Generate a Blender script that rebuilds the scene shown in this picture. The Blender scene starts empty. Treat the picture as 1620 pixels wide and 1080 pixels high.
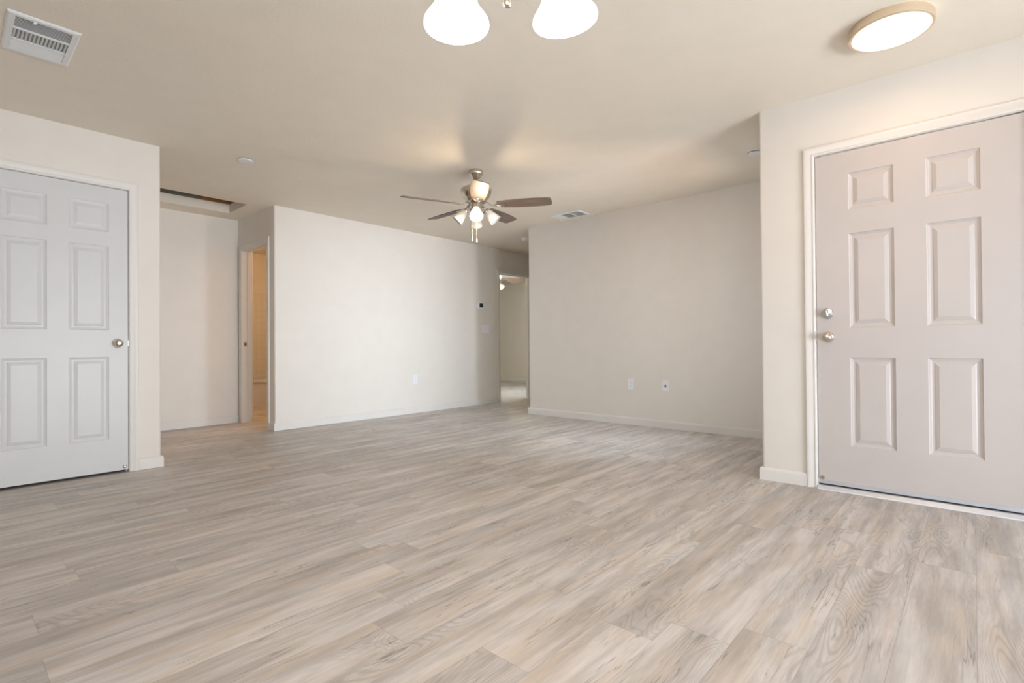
import bpy, bmesh, math, random
from mathutils import Vector, Matrix
random.seed(7)
R = math.radians
PI = math.pi
scene = bpy.context.scene
COL = scene.collection

# ------------------------------------------------------------------ camera
F_PX, YAW, PITCH, ROLL, CAM_H = 812.682, 41.984, 0.462, -0.461, 0.898
cd = bpy.data.cameras.new('camera')
cd.sensor_width = 36.0
cd.lens = F_PX / 1620.0 * 36.0
cd.clip_start = 0.05
cam = bpy.data.objects.new('camera', cd)
COL.objects.link(cam)
_a, _b, _r = R(YAW), R(PITCH), R(ROLL)
_fw = Vector((math.cos(_a) * math.cos(_b), math.sin(_a) * math.cos(_b), math.sin(_b)))
_rt = Vector((math.sin(_a), -math.cos(_a), 0))
_up = _rt.cross(_fw)
_rt2 = _rt * math.cos(_r) + _up * math.sin(_r)
_up2 = -_rt * math.sin(_r) + _up * math.cos(_r)
m = Matrix.Identity(4)
for i in range(3):
    m[i][0] = _rt2[i]; m[i][1] = _up2[i]; m[i][2] = -_fw[i]
m[2][3] = CAM_H
cam.matrix_world = m
scene.camera = cam

# ------------------------------------------------------------------ world, exposure
w = bpy.data.worlds.new('World')
scene.world = w
w.use_nodes = True
bg = w.node_tree.nodes['Background']
bg.inputs[0].default_value = (0.72, 0.84, 1.0, 1)
bg.inputs[1].default_value = 1.4
vs = scene.view_settings
vs.view_transform = 'Standard'
vs.look = 'None'
vs.exposure = 0.12
vs.gamma = 1.0
vs.use_curve_mapping = False


LIGHTS = {
    # name: (watts, colour)
    'patio_low': (350, (0.88, 0.93, 1.0)),
    'patio_sky': (25, (0.5, 0.8, 1.0)),
    'kitchen_low': (40, (1.0, 0.68, 0.50)),
    'kitchen_sky': (105, (0.58, 0.77, 1.0)),
    'living_low': (80, (1.0, 0.75, 0.60)),
    'living_sky': (420, (0.68, 0.84, 1.0)),
    'bedroom': (120, (0.72, 0.86, 1.0)),
    'flush': (2.6, (1.0, 0.60, 0.32)),
    'fan': (7.5, (1.0, 0.76, 0.50)),
    'chandelier': (7.5, (1.0, 0.82, 0.66)),
    'bathroom': (22, (1.0, 0.62, 0.32)),
}


def area(key, loc, aim, sx, sy, shape='RECTANGLE'):
    l = bpy.data.lights.new('light_' + key, 'AREA')
    l.shape = shape; l.size = sx
    if shape == 'RECTANGLE': l.size_y = sy
    l.energy, l.color = LIGHTS[key]
    o = bpy.data.objects.new('light_' + key, l)
    COL.objects.link(o)
    o.location = loc
    o.rotation_euler = Vector(aim).to_track_quat('-Z', 'Y').to_euler()
    return o


# daylight through the glazing: near the horizon (low) and from the open sky above (sky)
area('patio_low', (1.6, -4.2, 0.50), (0, 1, 0), 3.6, 1.2)
area('patio_sky', (1.6, -4.2, 2.50), (0, 1, 0), 3.6, 2.6)
area('kitchen_low', (-4.2, -1.6, 0.50), (1, 0, 0), 2.8, 1.2)
area('kitchen_sky', (-4.2, -1.6, 2.50), (1, 0, 0), 2.8, 2.6)
area('living_low', (4.55, -1.2, 0.50), (0, 1, 0), 1.5, 1.2)
area('living_sky', (4.55, -1.2, 2.30), (0, 1, 0), 1.5, 2.2)
area('bedroom', (9.95, 6.80, 1.60), (-1, -0.1, -0.25), 1.5, 1.3)
area('flush', (3.075, 0.285, 2.44 - 0.056), (0, 0, -1), 0.30, 0.30, 'DISK')


def point(key, loc, r=0.03):
    l = bpy.data.lights.new('light_' + key, 'POINT')
    l.energy, l.color = LIGHTS[key]
    l.shadow_soft_size = r
    o = bpy.data.objects.new('light_' + key, l)
    COL.objects.link(o); o.location = loc
    return o


WARM = (1.0, 0.72, 0.44)
CEIL = 2.44

# ------------------------------------------------------------------ materials


def new_mat(name):
    mt = bpy.data.materials.new(name)
    mt.use_nodes = True
    nt = mt.node_tree
    return mt, nt, nt.nodes['Principled BSDF']


def simple(name, col, rough=0.5, metal=0.0, spec=0.5):
    mt, nt, p = new_mat(name)
    p.inputs['Roughness'].default_value = rough
    p.inputs['Metallic'].default_value = metal
    p.inputs['Specular IOR Level'].default_value = spec
    # faint procedural variation
    tc = nt.nodes.new('ShaderNodeTexCoord')
    n = nt.nodes.new('ShaderNodeTexNoise'); n.inputs['Scale'].default_value = 6
    nt.links.new(tc.outputs['Object'], n.inputs['Vector'])
    mx = nt.nodes.new('ShaderNodeMix'); mx.data_type = 'RGBA'
    mx.inputs[6].default_value = tuple(c * 0.97 for c in col) + (1,)
    mx.inputs[7].default_value = tuple(min(1, c * 1.03) for c in col) + (1,)
    nt.links.new(n.outputs[0], mx.inputs[0])
    nt.links.new(mx.outputs[2], p.inputs['Base Color'])
    return mt


def paint(name, col, rough, scale, strength, dist=0.0015):
    mt = simple(name, col, rough, 0, 0.35)
    nt = mt.node_tree; p = nt.nodes['Principled BSDF']
    g = nt.nodes.new('ShaderNodeNewGeometry')
    n = nt.nodes.new('ShaderNodeTexNoise')
    n.inputs['Scale'].default_value = scale; n.inputs['Detail'].default_value = 3
    nt.links.new(g.outputs['Position'], n.inputs['Vector'])
    b = nt.nodes.new('ShaderNodeBump')
    b.inputs['Strength'].default_value = strength; b.inputs['Distance'].default_value = dist
    nt.links.new(n.outputs[0], b.inputs['Height'])
    nt.links.new(b.outputs[0], p.inputs['Normal'])
    return mt


def emit(name, col, strength, base=(0.9, 0.88, 0.84)):
    mt, nt, p = new_mat(name)
    p.inputs['Base Color'].default_value = base + (1,)
    p.inputs['Roughness'].default_value = 0.3
    p.inputs['Emission Color'].default_value = col + (1,)
    p.inputs['Emission Strength'].default_value = strength
    return mt


M = {}
M['wall'] = paint('wall_paint', (0.80, 0.76, 0.70), 0.6, 70, 0.25)
M['ceil'] = paint('ceiling_paint', (0.86, 0.795, 0.69), 0.7, 60, 0.5, 0.003)
M['trim'] = paint('trim_paint', (0.78, 0.755, 0.715), 0.38, 20, 0.05)
M['door'] = paint('door_paint', (0.66, 0.665, 0.665), 0.36, 40, 0.08)
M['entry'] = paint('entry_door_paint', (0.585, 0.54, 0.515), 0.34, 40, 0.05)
M['white'] = simple('white_plastic', (0.86, 0.87, 0.90), 0.35)
M['vent'] = simple('vent_enamel', (0.84, 0.86, 0.86), 0.35)
M['dark'] = simple('dark_void', (0.015, 0.014, 0.013), 0.9)
M['gap_shade'] = simple('gap_shade_black', (0.02, 0.022, 0.03), 0.7)  # black standing in for the shade in the gap under the entry door
M['alu'] = simple('aluminium', (0.72, 0.76, 0.82), 0.38, 0.75)
M['screen'] = simple('dark_screen', (0.02, 0.03, 0.025), 0.2)
M['ductgrey'] = simple('duct_grey', (0.30, 0.32, 0.31), 0.7)
M['slotgrey'] = simple('slot_grey', (0.45, 0.46, 0.50), 0.6)
M['bolt'] = simple('satin_steel', (0.42, 0.40, 0.37), 0.42, 1.0)
M['nickel'] = simple('brushed_nickel', (0.60, 0.54, 0.46), 0.25, 1.0)
M['lit_nickel'] = simple('glow_tinted_nickel', (0.80, 0.68, 0.52), 0.38, 0.8)  # nickel with the lamp's warm glow put into its colour
M['chrome'] = simple('polished_chrome', (0.62, 0.62, 0.62), 0.2, 1.0)
M['chain'] = simple('ivory_chain', (0.80, 0.76, 0.66), 0.4)
M['tub'] = simple('tub_acrylic', (0.68, 0.69, 0.74), 0.2)
M['joist'] = simple('raw_lumber', (0.42, 0.20, 0.07), 0.8)
M['insul'] = simple('grey_duct_board', (0.24, 0.25, 0.21), 0.9)
M['concrete'] = simple('concrete_ground', (0.42, 0.41, 0.39), 0.9)
M['bulb'] = emit('bulb_glow', (1.0, 0.93, 0.82), 9.0)
M['bulb_off'] = simple('bulb_off', (0.85, 0.83, 0.78), 0.3)
M['shade_lit'] = emit('lit_frosted_glass', (1.0, 0.955, 0.90), 1.05)
M['shade_on'] = emit('bright_frosted_glass', (1.0, 0.97, 0.93), 1.3)
M['shade_dim'] = simple('frosted_glass', (0.74, 0.70, 0.63), 0.35)
M['lens'] = emit('led_lens', (1.0, 0.94, 0.86), 2.2)


def glass_mat():
    mt = bpy.data.materials.new('window_glass')
    mt.use_nodes = True
    nt = mt.node_tree
    for n in list(nt.nodes):
        nt.nodes.remove(n)
    out = nt.nodes.new('ShaderNodeOutputMaterial')
    mix = nt.nodes.new('ShaderNodeMixShader')
    tr = nt.nodes.new('ShaderNodeBsdfTransparent')
    gl = nt.nodes.new('ShaderNodeBsdfGlossy'); gl.inputs['Roughness'].default_value = 0.02
    fr = nt.nodes.new('ShaderNodeFresnel'); fr.inputs['IOR'].default_value = 1.45
    nt.links.new(fr.outputs[0], mix.inputs[0])
    nt.links.new(tr.outputs[0], mix.inputs[1])
    nt.links.new(gl.outputs[0], mix.inputs[2])
    nt.links.new(mix.outputs[0], out.inputs[0])
    return mt


M['glass'] = glass_mat()


class NT:
    """tiny node-graph helper"""
    def __init__(s, nt):
        s.nt = nt

    def val(s, sock, v):
        if isinstance(v, (int, float)):
            sock.default_value = v
        elif isinstance(v, tuple):
            sock.default_value = v
        else:
            s.nt.links.new(v, sock)

    def math(s, op, a, b=0.0, c=None, clamp=False):
        n = s.nt.nodes.new('ShaderNodeMath'); n.operation = op; n.use_clamp = clamp
        s.val(n.inputs[0], a); s.val(n.inputs[1], b)
        if c is not None:
            s.val(n.inputs[2], c)
        return n.outputs[0]

    def xyz(s, x, y, z):
        n = s.nt.nodes.new('ShaderNodeCombineXYZ')
        s.val(n.inputs[0], x); s.val(n.inputs[1], y); s.val(n.inputs[2], z)
        return n.outputs[0]

    def noise(s, vec, scale=1.0, detail=2.0, rough=0.5, dist=0.0):
        n = s.nt.nodes.new('ShaderNodeTexNoise')
        s.nt.links.new(vec, n.inputs['Vector'])
        n.inputs['Scale'].default_value = scale; n.inputs['Detail'].default_value = detail
        n.inputs['Roughness'].default_value = rough; n.inputs['Distortion'].default_value = dist
        return n.outputs[0]

    def white(s, vec):
        n = s.nt.nodes.new('ShaderNodeTexWhiteNoise'); n.noise_dimensions = '3D'
        s.nt.links.new(vec, n.inputs['Vector'])
        return n.outputs[0]

    def smooth(s, v, a, b):
        n = s.nt.nodes.new('ShaderNodeMapRange'); n.interpolation_type = 'SMOOTHSTEP'
        s.val(n.inputs[0], v)
        n.inputs[1].default_value = a; n.inputs[2].default_value = b
        return n.outputs[0]

    def mix(s, f, a, b, mode='MIX'):
        n = s.nt.nodes.new('ShaderNodeMix'); n.data_type = 'RGBA'; n.blend_type = mode
        s.val(n.inputs[0], f); s.val(n.inputs[6], a); s.val(n.inputs[7], b)
        return n.outputs[2]


def floor_mat():
    mt, nt, p = new_mat('vinyl_plank_floor')
    g = NT(nt)
    geo = nt.nodes.new('ShaderNodeNewGeometry')
    sep = nt.nodes.new('ShaderNodeSeparateXYZ')
    nt.links.new(geo.outputs['Position'], sep.inputs[0])
    X, Y = sep.outputs[0], sep.outputs[1]
    PW, PL = 0.183, 1.22
    ys = g.math('DIVIDE', g.math('SUBTRACT', Y, 0.004), PW)
    row = g.math('FLOOR', ys)
    fy = g.math('FRACT', ys)
    off = g.white(g.xyz(row, 3.7, 1.1))
    xs = g.math('ADD', g.math('DIVIDE', X, PL), g.math('MULTIPLY', off, 7.0))
    col = g.math('FLOOR', xs)
    fx = g.math('FRACT', xs)
    pid = g.white(g.xyz(row, col, 5.3))
    pid2 = g.white(g.xyz(row, col, 15.9))
    pz = g.math('MULTIPLY', pid, 37.0)
    # slow blotches of grey and tan along each plank
    b1 = g.noise(g.xyz(g.math('MULTIPLY', X, 1.7), g.math('MULTIPLY', Y, 13.0), pz), 1.0, 5, 0.65)
    b2 = g.noise(g.xyz(g.math('MULTIPLY', X, 2.2), g.math('MULTIPLY', Y, 15.0), g.math('ADD', pz, 11.0)), 1.0, 3, 0.6)
    base = g.mix(g.smooth(b1, 0.30, 0.70), FL_DARK, FL_LIGHT)
    base = g.mix(g.math('MULTIPLY', g.smooth(b2, 0.48, 0.72), 0.65), base, FL_TAN)
    base = g.mix(g.math('MULTIPLY', g.smooth(b2, 0.50, 0.28), 0.5), base, FL_GREY)
    # plank to plank tone
    tone = g.math('MULTIPLY_ADD', pid2, 0.16, 0.92)
    # fine fibre
    f1 = g.noise(g.xyz(g.math('MULTIPLY', X, 5.0), g.math('MULTIPLY', Y, 170.0), pz), 1.0, 3, 0.7)
    f2 = g.noise(g.xyz(g.math('MULTIPLY', X, 1.6), g.math('MULTIPLY', Y, 45.0), g.math('ADD', pz, 5.0)), 1.0, 3, 0.6)
    fib = g.math('ADD', g.math('MULTIPLY_ADD', f1, 0.26, 0.87), g.math('MULTIPLY_ADD', f2, 0.30, -0.15))
    # cathedral figure: contour lines of a stretched noise field, in patches
    fld = g.noise(g.xyz(g.math('MULTIPLY', X, 1.5), g.math('MULTIPLY', Y, 6.5), g.math('ADD', pz, 2.0)), 1.0, 1.5, 0.45, 0.35)
    rings = g.math('SINE', g.math('MULTIPLY', fld, 190.0))
    rings = g.smooth(rings, -0.1, 1.0)
    patch = g.noise(g.xyz(g.math('MULTIPLY', X, 0.9), g.math('MULTIPLY', Y, 5.0), g.math('ADD', pz, 23.0)), 1.0, 1, 0.5)
    pm = g.smooth(patch, 0.46, 0.66)
    ringd = g.math('MULTIPLY', g.math('MULTIPLY', rings, pm), 0.17)
    # knots
    vo = nt.nodes.new('ShaderNodeTexVoronoi'); vo.feature = 'F1'; vo.inputs['Scale'].default_value = 1.0
    wob = g.math('MULTIPLY', g.noise(g.xyz(g.math('MULTIPLY', X, 14), g.math('MULTIPLY', Y, 22), pz), 1.0, 2), 0.14)
    nt.links.new(g.xyz(g.math('MULTIPLY_ADD', X, 1.5, wob), g.math('MULTIPLY_ADD', Y, 3.4, wob), pz), vo.inputs['Vector'])
    kd = vo.outputs['Distance']
    core = g.math('SUBTRACT', 1.0, g.smooth(kd, 0.02, 0.085))
    kr = g.math('MULTIPLY', g.smooth(g.math('SINE', g.math('MULTIPLY', kd, 190.0)), 0.0, 1.0),
                g.math('SUBTRACT', 1.0, g.smooth(kd, 0.10, 0.27)))
    kn = g.math('MULTIPLY', g.math('ADD', g.math('MULTIPLY', core, 0.30), g.math('MULTIPLY', kr, 0.17)),
                g.smooth(pid, 0.25, 0.45))
    # thin dark checks
    ck = g.noise(g.xyz(g.math('MULTIPLY', X, 1.3), g.math('MULTIPLY', Y, 24.0), g.math('ADD', pz, 41.0)), 1.0, 3, 0.6, 0.12)
    ckl = g.math('SUBTRACT', 1.0, g.smooth(g.math('ABSOLUTE', g.math('SUBTRACT', ck, 0.5)), 0.0, 0.018))
    ckm = g.smooth(g.noise(g.xyz(g.math('MULTIPLY', X, 1.9), g.math('MULTIPLY', Y, 9.0), g.math('ADD', pz, 61.0)), 1.0, 1), 0.50, 0.62)
    ckd = g.math('MULTIPLY', g.math('MULTIPLY', ckl, ckm), 0.38)
    dark = g.math('SUBTRACT', 1.0, g.math('ADD', ringd, g.math('ADD', kn, ckd)))
    tot = g.math('MULTIPLY', g.math('MULTIPLY', tone, fib), dark)
    # seams
    ey = g.math('MULTIPLY', g.math('MINIMUM', fy, g.math('SUBTRACT', 1.0, fy)), PW)
    ex = g.math('MULTIPLY', g.math('MINIMUM', fx, g.math('SUBTRACT', 1.0, fx)), PL)
    e = g.math('MINIMUM', ey, ex)
    seam = g.math('MULTIPLY_ADD', g.smooth(e, 0.0, 0.0016), 0.30, 0.70)
    tot = g.math('MULTIPLY', tot, seam)
    cc = nt.nodes.new('ShaderNodeCombineColor')
    for i in range(3):
        nt.links.new(tot, cc.inputs[i])
    colr = g.mix(1.0, base, cc.outputs[0], 'MULTIPLY')
    nt.links.new(colr, p.inputs['Base Color'])
    rg = g.math('MULTIPLY_ADD', f2, 0.18, 0.36)
    nt.links.new(rg, p.inputs['Roughness'])
    p.inputs['Specular IOR Level'].default_value = 0.45
    b = nt.nodes.new('ShaderNodeBump'); b.inputs['Strength'].default_value = 0.25; b.inputs['Distance'].default_value = 0.0006
    nt.links.new(tot, b.inputs['Height'])
    nt.links.new(b.outputs[0], p.inputs['Normal'])
    return mt


FL_DARK = (0.415, 0.375, 0.342, 1)
FL_LIGHT = (0.695, 0.652, 0.622, 1)
FL_TAN = (0.610, 0.520, 0.430, 1)
FL_GREY = (0.500, 0.498, 0.500, 1)
M['floor'] = floor_mat()


def wood_mat(name, c1, c2):
    mt, nt, p = new_mat(name)
    g = NT(nt)
    tc = nt.nodes.new('ShaderNodeTexCoord')
    mp = nt.nodes.new('ShaderNodeMapping'); mp.inputs['Scale'].default_value = (3, 55, 20)
    nt.links.new(tc.outputs['Object'], mp.inputs[0])
    n = g.noise(mp.outputs[0], 1.0, 4, 0.6, 0.6)
    nt.links.new(g.mix(g.smooth(n, 0.3, 0.7), c1, c2), p.inputs['Base Color'])
    p.inputs['Roughness'].default_value = 0.5
    return mt


M['blade'] = wood_mat('weathered_blade_wood', (0.115, 0.082, 0.066, 1), (0.235, 0.175, 0.145, 1))


def tile_mat():
    mt, nt, p = new_mat('wall_tile')
    g = NT(nt)
    geo = nt.nodes.new('ShaderNodeNewGeometry')
    sep = nt.nodes.new('ShaderNodeSeparateXYZ')
    nt.links.new(geo.outputs['Position'], sep.inputs[0])
    es = []
    for a in (g.math('ADD', sep.outputs[0], sep.outputs[1]), sep.outputs[2]):
        fr = g.math('FRACT', g.math('DIVIDE', a, 0.10))
        es.append(g.math('MINIMUM', fr, g.math('SUBTRACT', 1.0, fr)))
    e = g.smooth(g.math('MINIMUM', es[0], es[1]), 0.0, 0.05)
    nt.links.new(g.mix(e, (0.67, 0.64, 0.60, 1), (0.76, 0.74, 0.70, 1)), p.inputs['Base Color'])
    p.inputs['Roughness'].default_value = 0.25
    return mt


M['tile'] = tile_mat()

# ------------------------------------------------------------------ mesh helpers


def obj(name, bm, mat, parent=None, smooth=None):
    """smooth: angle in degrees under which edges shade smooth"""
    bmesh.ops.remove_doubles(bm, verts=bm.verts, dist=1e-6)
    bmesh.ops.recalc_face_normals(bm, faces=bm.faces)
    me = bpy.data.meshes.new(name)
    if smooth:
        for f in bm.faces:
            f.smooth = True
        for e in bm.edges:
            if len(e.link_faces) != 2 or e.calc_face_angle(0) > R(smooth):
                e.smooth = False
    bm.to_mesh(me); bm.free()
    for mm in (mat if isinstance(mat, (list, tuple)) else [mat]):
        me.materials.append(mm)
    o = bpy.data.objects.new(name, me)
    COL.objects.link(o)
    if parent:
        o.parent = parent
    return o


def tag(o, label=None, cat=None, group=None, kind=None):
    if label: o['label'] = label
    if cat: o['category'] = cat
    if group: o['group'] = group
    if kind: o['kind'] = kind
    return o


def empty(name, loc, rz=0.0):
    o = bpy.data.objects.new(name, None)
    COL.objects.link(o); o.location = loc; o.rotation_euler = (0, 0, rz)
    o.empty_display_size = 0.05
    return o


def children(o):
    return [c for c in bpy.data.objects if c.parent == o]


def copy_tree(o, parent=None):
    c = o.copy(); COL.objects.link(c)
    c.parent = parent
    for ch in children(o):
        copy_tree(ch, c)
    return c


def box(bm, x0, y0, z0, x1, y1, z1, bev=0.0, T=None, mi=0):
    vs_ = [bm.verts.new(p) for p in ((x0, y0, z0), (x1, y0, z0), (x1, y1, z0), (x0, y1, z0),
                                    (x0, y0, z1), (x1, y0, z1), (x1, y1, z1), (x0, y1, z1))]
    fs = [bm.faces.new([vs_[i] for i in q]) for q in
          ((0, 3, 2, 1), (4, 5, 6, 7), (0, 1, 5, 4), (1, 2, 6, 5), (2, 3, 7, 6), (3, 0, 4, 7))]
    for f in fs:
        f.material_index = mi
    if bev > 0:
        es = list({e for f in fs for e in f.edges})
        r = bmesh.ops.bevel(bm, geom=es, offset=bev, segments=2, profile=0.5, affect='EDGES')
        vs_ = list({v for f in r['faces'] for v in f.verts} | {v for v in vs_ if v.is_valid})
    if T is not None:
        bmesh.ops.transform(bm, matrix=T, verts=[v for v in vs_ if v.is_valid])
    return vs_


def lathe(bm, prof, n=32, T=None, cap0=False, cap1=False):
    rings = []
    for (r, z) in prof:
        if r < 1e-6:
            v = bm.verts.new((0, 0, z)); rings.append([v])
        else:
            rings.append([bm.verts.new((r * math.cos(2 * PI * k / n), r * math.sin(2 * PI * k / n), z)) for k in range(n)])
    for a, b in zip(rings, rings[1:]):
        for k in range(n):
            k2 = (k + 1) % n
            if len(a) == 1 and len(b) == 1:
                continue
            if len(a) == 1:
                bm.faces.new((a[0], b[k], b[k2]))
            elif len(b) == 1:
                bm.faces.new((a[k], a[k2], b[0]))
            else:
                bm.faces.new((a[k], a[k2], b[k2], b[k]))
    if cap0 and len(rings[0]) > 1: bm.faces.new(rings[0])
    if cap1 and len(rings[-1]) > 1: bm.faces.new(rings[-1])
    vs_ = [v for r in rings for v in r]
    if T is not None:
        bmesh.ops.transform(bm, matrix=T, verts=vs_)
    return vs_


def tube(bm, pts, rad, n=10, caps=True):
    pts = [Vector(p) for p in pts]
    rads = rad if isinstance(rad, (list, tuple)) else [rad] * len(pts)
    rings = []
    ref = Vector((0, 0, 1))
    for i, p in enumerate(pts):
        d = (pts[min(i + 1, len(pts) - 1)] - pts[max(i - 1, 0)]).normalized()
        rf = ref if abs(d.dot(ref)) < 0.95 else Vector((1, 0, 0))
        a = d.cross(rf).normalized(); b = d.cross(a)
        rings.append([bm.verts.new(p + (a * math.cos(2 * PI * k / n) + b * math.sin(2 * PI * k / n)) * rads[i]) for k in range(n)])
    for a, b in zip(rings, rings[1:]):
        for k in range(n):
            bm.faces.new((a[k], a[(k + 1) % n], b[(k + 1) % n], b[k]))
    if caps:
        bm.faces.new(rings[0]); bm.faces.new(rings[-1])
    return [v for r in rings for v in r]


def prism(bm, poly, z0, z1):
    """poly: list of (x, y) or (x, y, r): r rounds that corner"""
    pts = []
    n = len(poly)
    for i, p in enumerate(poly):
        r = p[2] if len(p) > 2 else 0
        c = Vector(p[:2])
        if r <= 0:
            pts.append(c); continue
        a = (Vector(poly[i - 1][:2]) - c).normalized(); b = (Vector(poly[(i + 1) % n][:2]) - c).normalized()
        cen = c + a * r + b * r
        for k in range(7):
            t = k / 6 * PI / 2
            pts.append(cen - b * r * math.cos(t) - a * r * math.sin(t))
    lo = [bm.verts.new((p.x, p.y, z0)) for p in pts]
    hi = [bm.verts.new((p.x, p.y, z1)) for p in pts]
    bm.faces.new(lo[::-1]); bm.faces.new(hi)
    for i in range(len(pts)):
        j = (i + 1) % len(pts)
        bm.faces.new((lo[i], lo[j], hi[j], hi[i]))


def sweep(bm, path, prof, closed=False):
    """run a profile (offset to the left of the path, z) along a 2-D path with mitred corners"""
    P = [Vector(p) for p in path]
    cols = []
    for i, p in enumerate(P):
        dirs = []
        if i > 0: dirs.append((P[i] - P[i - 1]).normalized())
        if i < len(P) - 1: dirs.append((P[i + 1] - P[i]).normalized())
        ns = [Vector((-d.y, d.x)) for d in dirs]
        nrm = ns[0] if len(ns) == 1 else (ns[0] + ns[1]) / (1 + ns[0].dot(ns[1]))
        cols.append([bm.verts.new((p.x + nrm.x * o, p.y + nrm.y * o, z)) for (o, z) in prof])
    m_ = len(prof)
    for a, b in zip(cols, cols[1:]):
        for k in range(m_):
            k2 = (k + 1) % m_
            bm.faces.new((a[k], a[k2], b[k2], b[k]))
    bm.faces.new(cols[0]); bm.faces.new(cols[-1][::-1])


# ------------------------------------------------------------------ key dimensions
YA, XA = 4.615, 1.122          # wall with the closet door, its free corner
YL, XC, YH = 5.621, 2.411, 6.625   # long wall, bathroom wall, end wall of the alcove
XB, YB = 5.189, 4.367          # back right wall and its free corner
XE, YE = 3.649, 1.056          # entry wall and its free corner
WT = 0.115
X0, Y0 = -2.6, -2.6            # walls behind the camera
BX, BY = 9.58, 9.6             # bedroom far walls
RB = 0.018                     # bullnose radius
HD = 2.06                      # door head height
J = 0.019                      # jamb thickness

# ------------------------------------------------------------------ structure
bm = bmesh.new()
box(bm, X0 - WT, Y0 - WT, -0.12, BX + WT, BY + WT, 0.0)
tag(obj('floor', bm, M['floor']), 'greige wood-look plank floor running through the whole room', 'floor', kind='structure')

# ceiling slab with the attic hatch opening left in it
HX0, HX1, HY0, HY1, CT = 1.30, 2.205, 5.80, 6.325, 0.098
bm = bmesh.new()
box(bm, X0 - WT, Y0 - WT, CEIL, BX + WT, HY0, CEIL + CT)
box(bm, X0 - WT, HY1, CEIL, BX + WT, BY + WT, CEIL + CT)
box(bm, X0 - WT, HY0, CEIL, HX0, HY1, CEIL + CT)
box(bm, HX1, HY0, CEIL, BX + WT, HY1, CEIL + CT)
tag(obj('ceiling', bm, M['ceil']), 'flat beige painted ceiling with a light orange-peel texture', 'ceiling', kind='structure')

bm = bmesh.new()
box(bm, HX0 - 0.5, HY0 - 0.5, CEIL + 0.7, HX1 + 0.5, HY1 + 0.8, CEIL + 0.75)
box(bm, HX0 - 0.5, HY1 + 0.75, CEIL + CT + 0.0, HX1 + 0.5, HY1 + 0.8, CEIL + 0.7)
box(bm, HX0 - 0.5, HY0 - 0.5, CEIL + CT + 0.0, HX1 + 0.5, HY0 - 0.45, CEIL + 0.7)
box(bm, HX0 - 0.5, HY0 - 0.45, CEIL + CT + 0.0, HX0 - 0.45, HY1 + 0.75, CEIL + 0.7)
box(bm, HX1 + 0.45, HY0 - 0.45, CEIL + CT + 0.0, HX1 + 0.5, HY1 + 0.75, CEIL + 0.7)
tag(obj('ceiling_attic', bm, M['joist']), 'brown boarded attic space above the open ceiling hatch', 'attic', kind='structure')


def wall(name, parts, label):
    bm = bmesh.new()
    for poly, z0, z1 in parts:
        prism(bm, poly, z0, z1)
    return tag(obj(name, bm, M['wall'], smooth=20), label, 'wall', kind='structure')


def rect(x0, y0, x1, y1):
    return [(x0, y0), (x1, y0), (x1, y1), (x0, y1)]


LX0, LX1 = 0.141, 0.921        # closet door clear opening
wall('wall_left', [
    (rect(X0, YA, LX0 - J, YA + WT), 0, CEIL),
    (rect(LX0 - J, YA, LX1 + J, YA + WT), HD + J, CEIL),
    ([(LX1 + J, YA), (XA, YA, RB), (XA, YH), (XA - WT, YH), (XA - WT, YA + WT), (LX1 + J, YA + WT)], 0, CEIL),
], 'off-white wall around the closet door on the left')
wall('wall_alcove', [(rect(X0 - WT, YH, XC + WT, YH + WT), 0, CEIL)], 'off-white end wall of the alcove under the attic hatch')
BA0, BA1 = 5.80, 6.512         # bathroom opening along y
BD0, BD1 = 5.962, 6.735        # bedroom opening along x
wall('wall_long', [
    ([(XC, YL, RB), (BD0 - J, YL), (BD0 - J, YL + WT), (XC + WT, YL + WT), (XC + WT, BA0 - J), (XC, BA0 - J)], 0, CEIL),
    (rect(XC, BA0 - J, XC + WT, BA1 + J), HD + J, CEIL),
    (rect(XC, BA1 + J, XC + WT, YH), 0, CEIL),
    (rect(BD0 - J, YL, BD1 + J, YL + WT), HD + J, CEIL),
    (rect(BD1 + J, YL, BX, YL + WT), 0, CEIL),
], 'long off-white wall with thermostat between the bathroom and bedroom doorways')
wall('wall_back', [
    ([(XB, YE), (XB + WT, YE), (XB + WT, YB - WT), (8.0, YB - WT), (8.0, YB), (XB, YB, RB)], 0, CEIL),
], 'off-white wall right of the passage, carrying two low outlets')
wall('wall_passage', [(rect(8.0, YB - WT, 8.0 + WT, YL), 0, CEIL)], 'end wall of the passage behind the corner')
VX0, VX1, VZ0, VZ1 = 3.80, 4.75, 0.50, 2.10   # living-room window beside the entry
EY0, EY1 = -0.207, 0.731       # entry opening along y
wall('wall_right', [
    ([(XE, EY1 + J), (XE + WT, EY1 + J), (XE + WT, YE - WT), (VX0, YE - WT), (VX0, YE), (XE, YE, RB)], 0, CEIL),
    (rect(VX1, YE - WT, XB + WT, YE), 0, CEIL),
    (rect(VX0, YE - WT, VX1, YE), 0, VZ0), (rect(VX0, YE - WT, VX1, YE), VZ1, CEIL),
    (rect(XE, EY0 - J, XE + WT, EY1 + J), HD + J, CEIL),
    (rect(XE, Y0, XE + WT, EY0 - J), 0, CEIL),
], 'off-white wall around the front entry door on the right')
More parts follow.
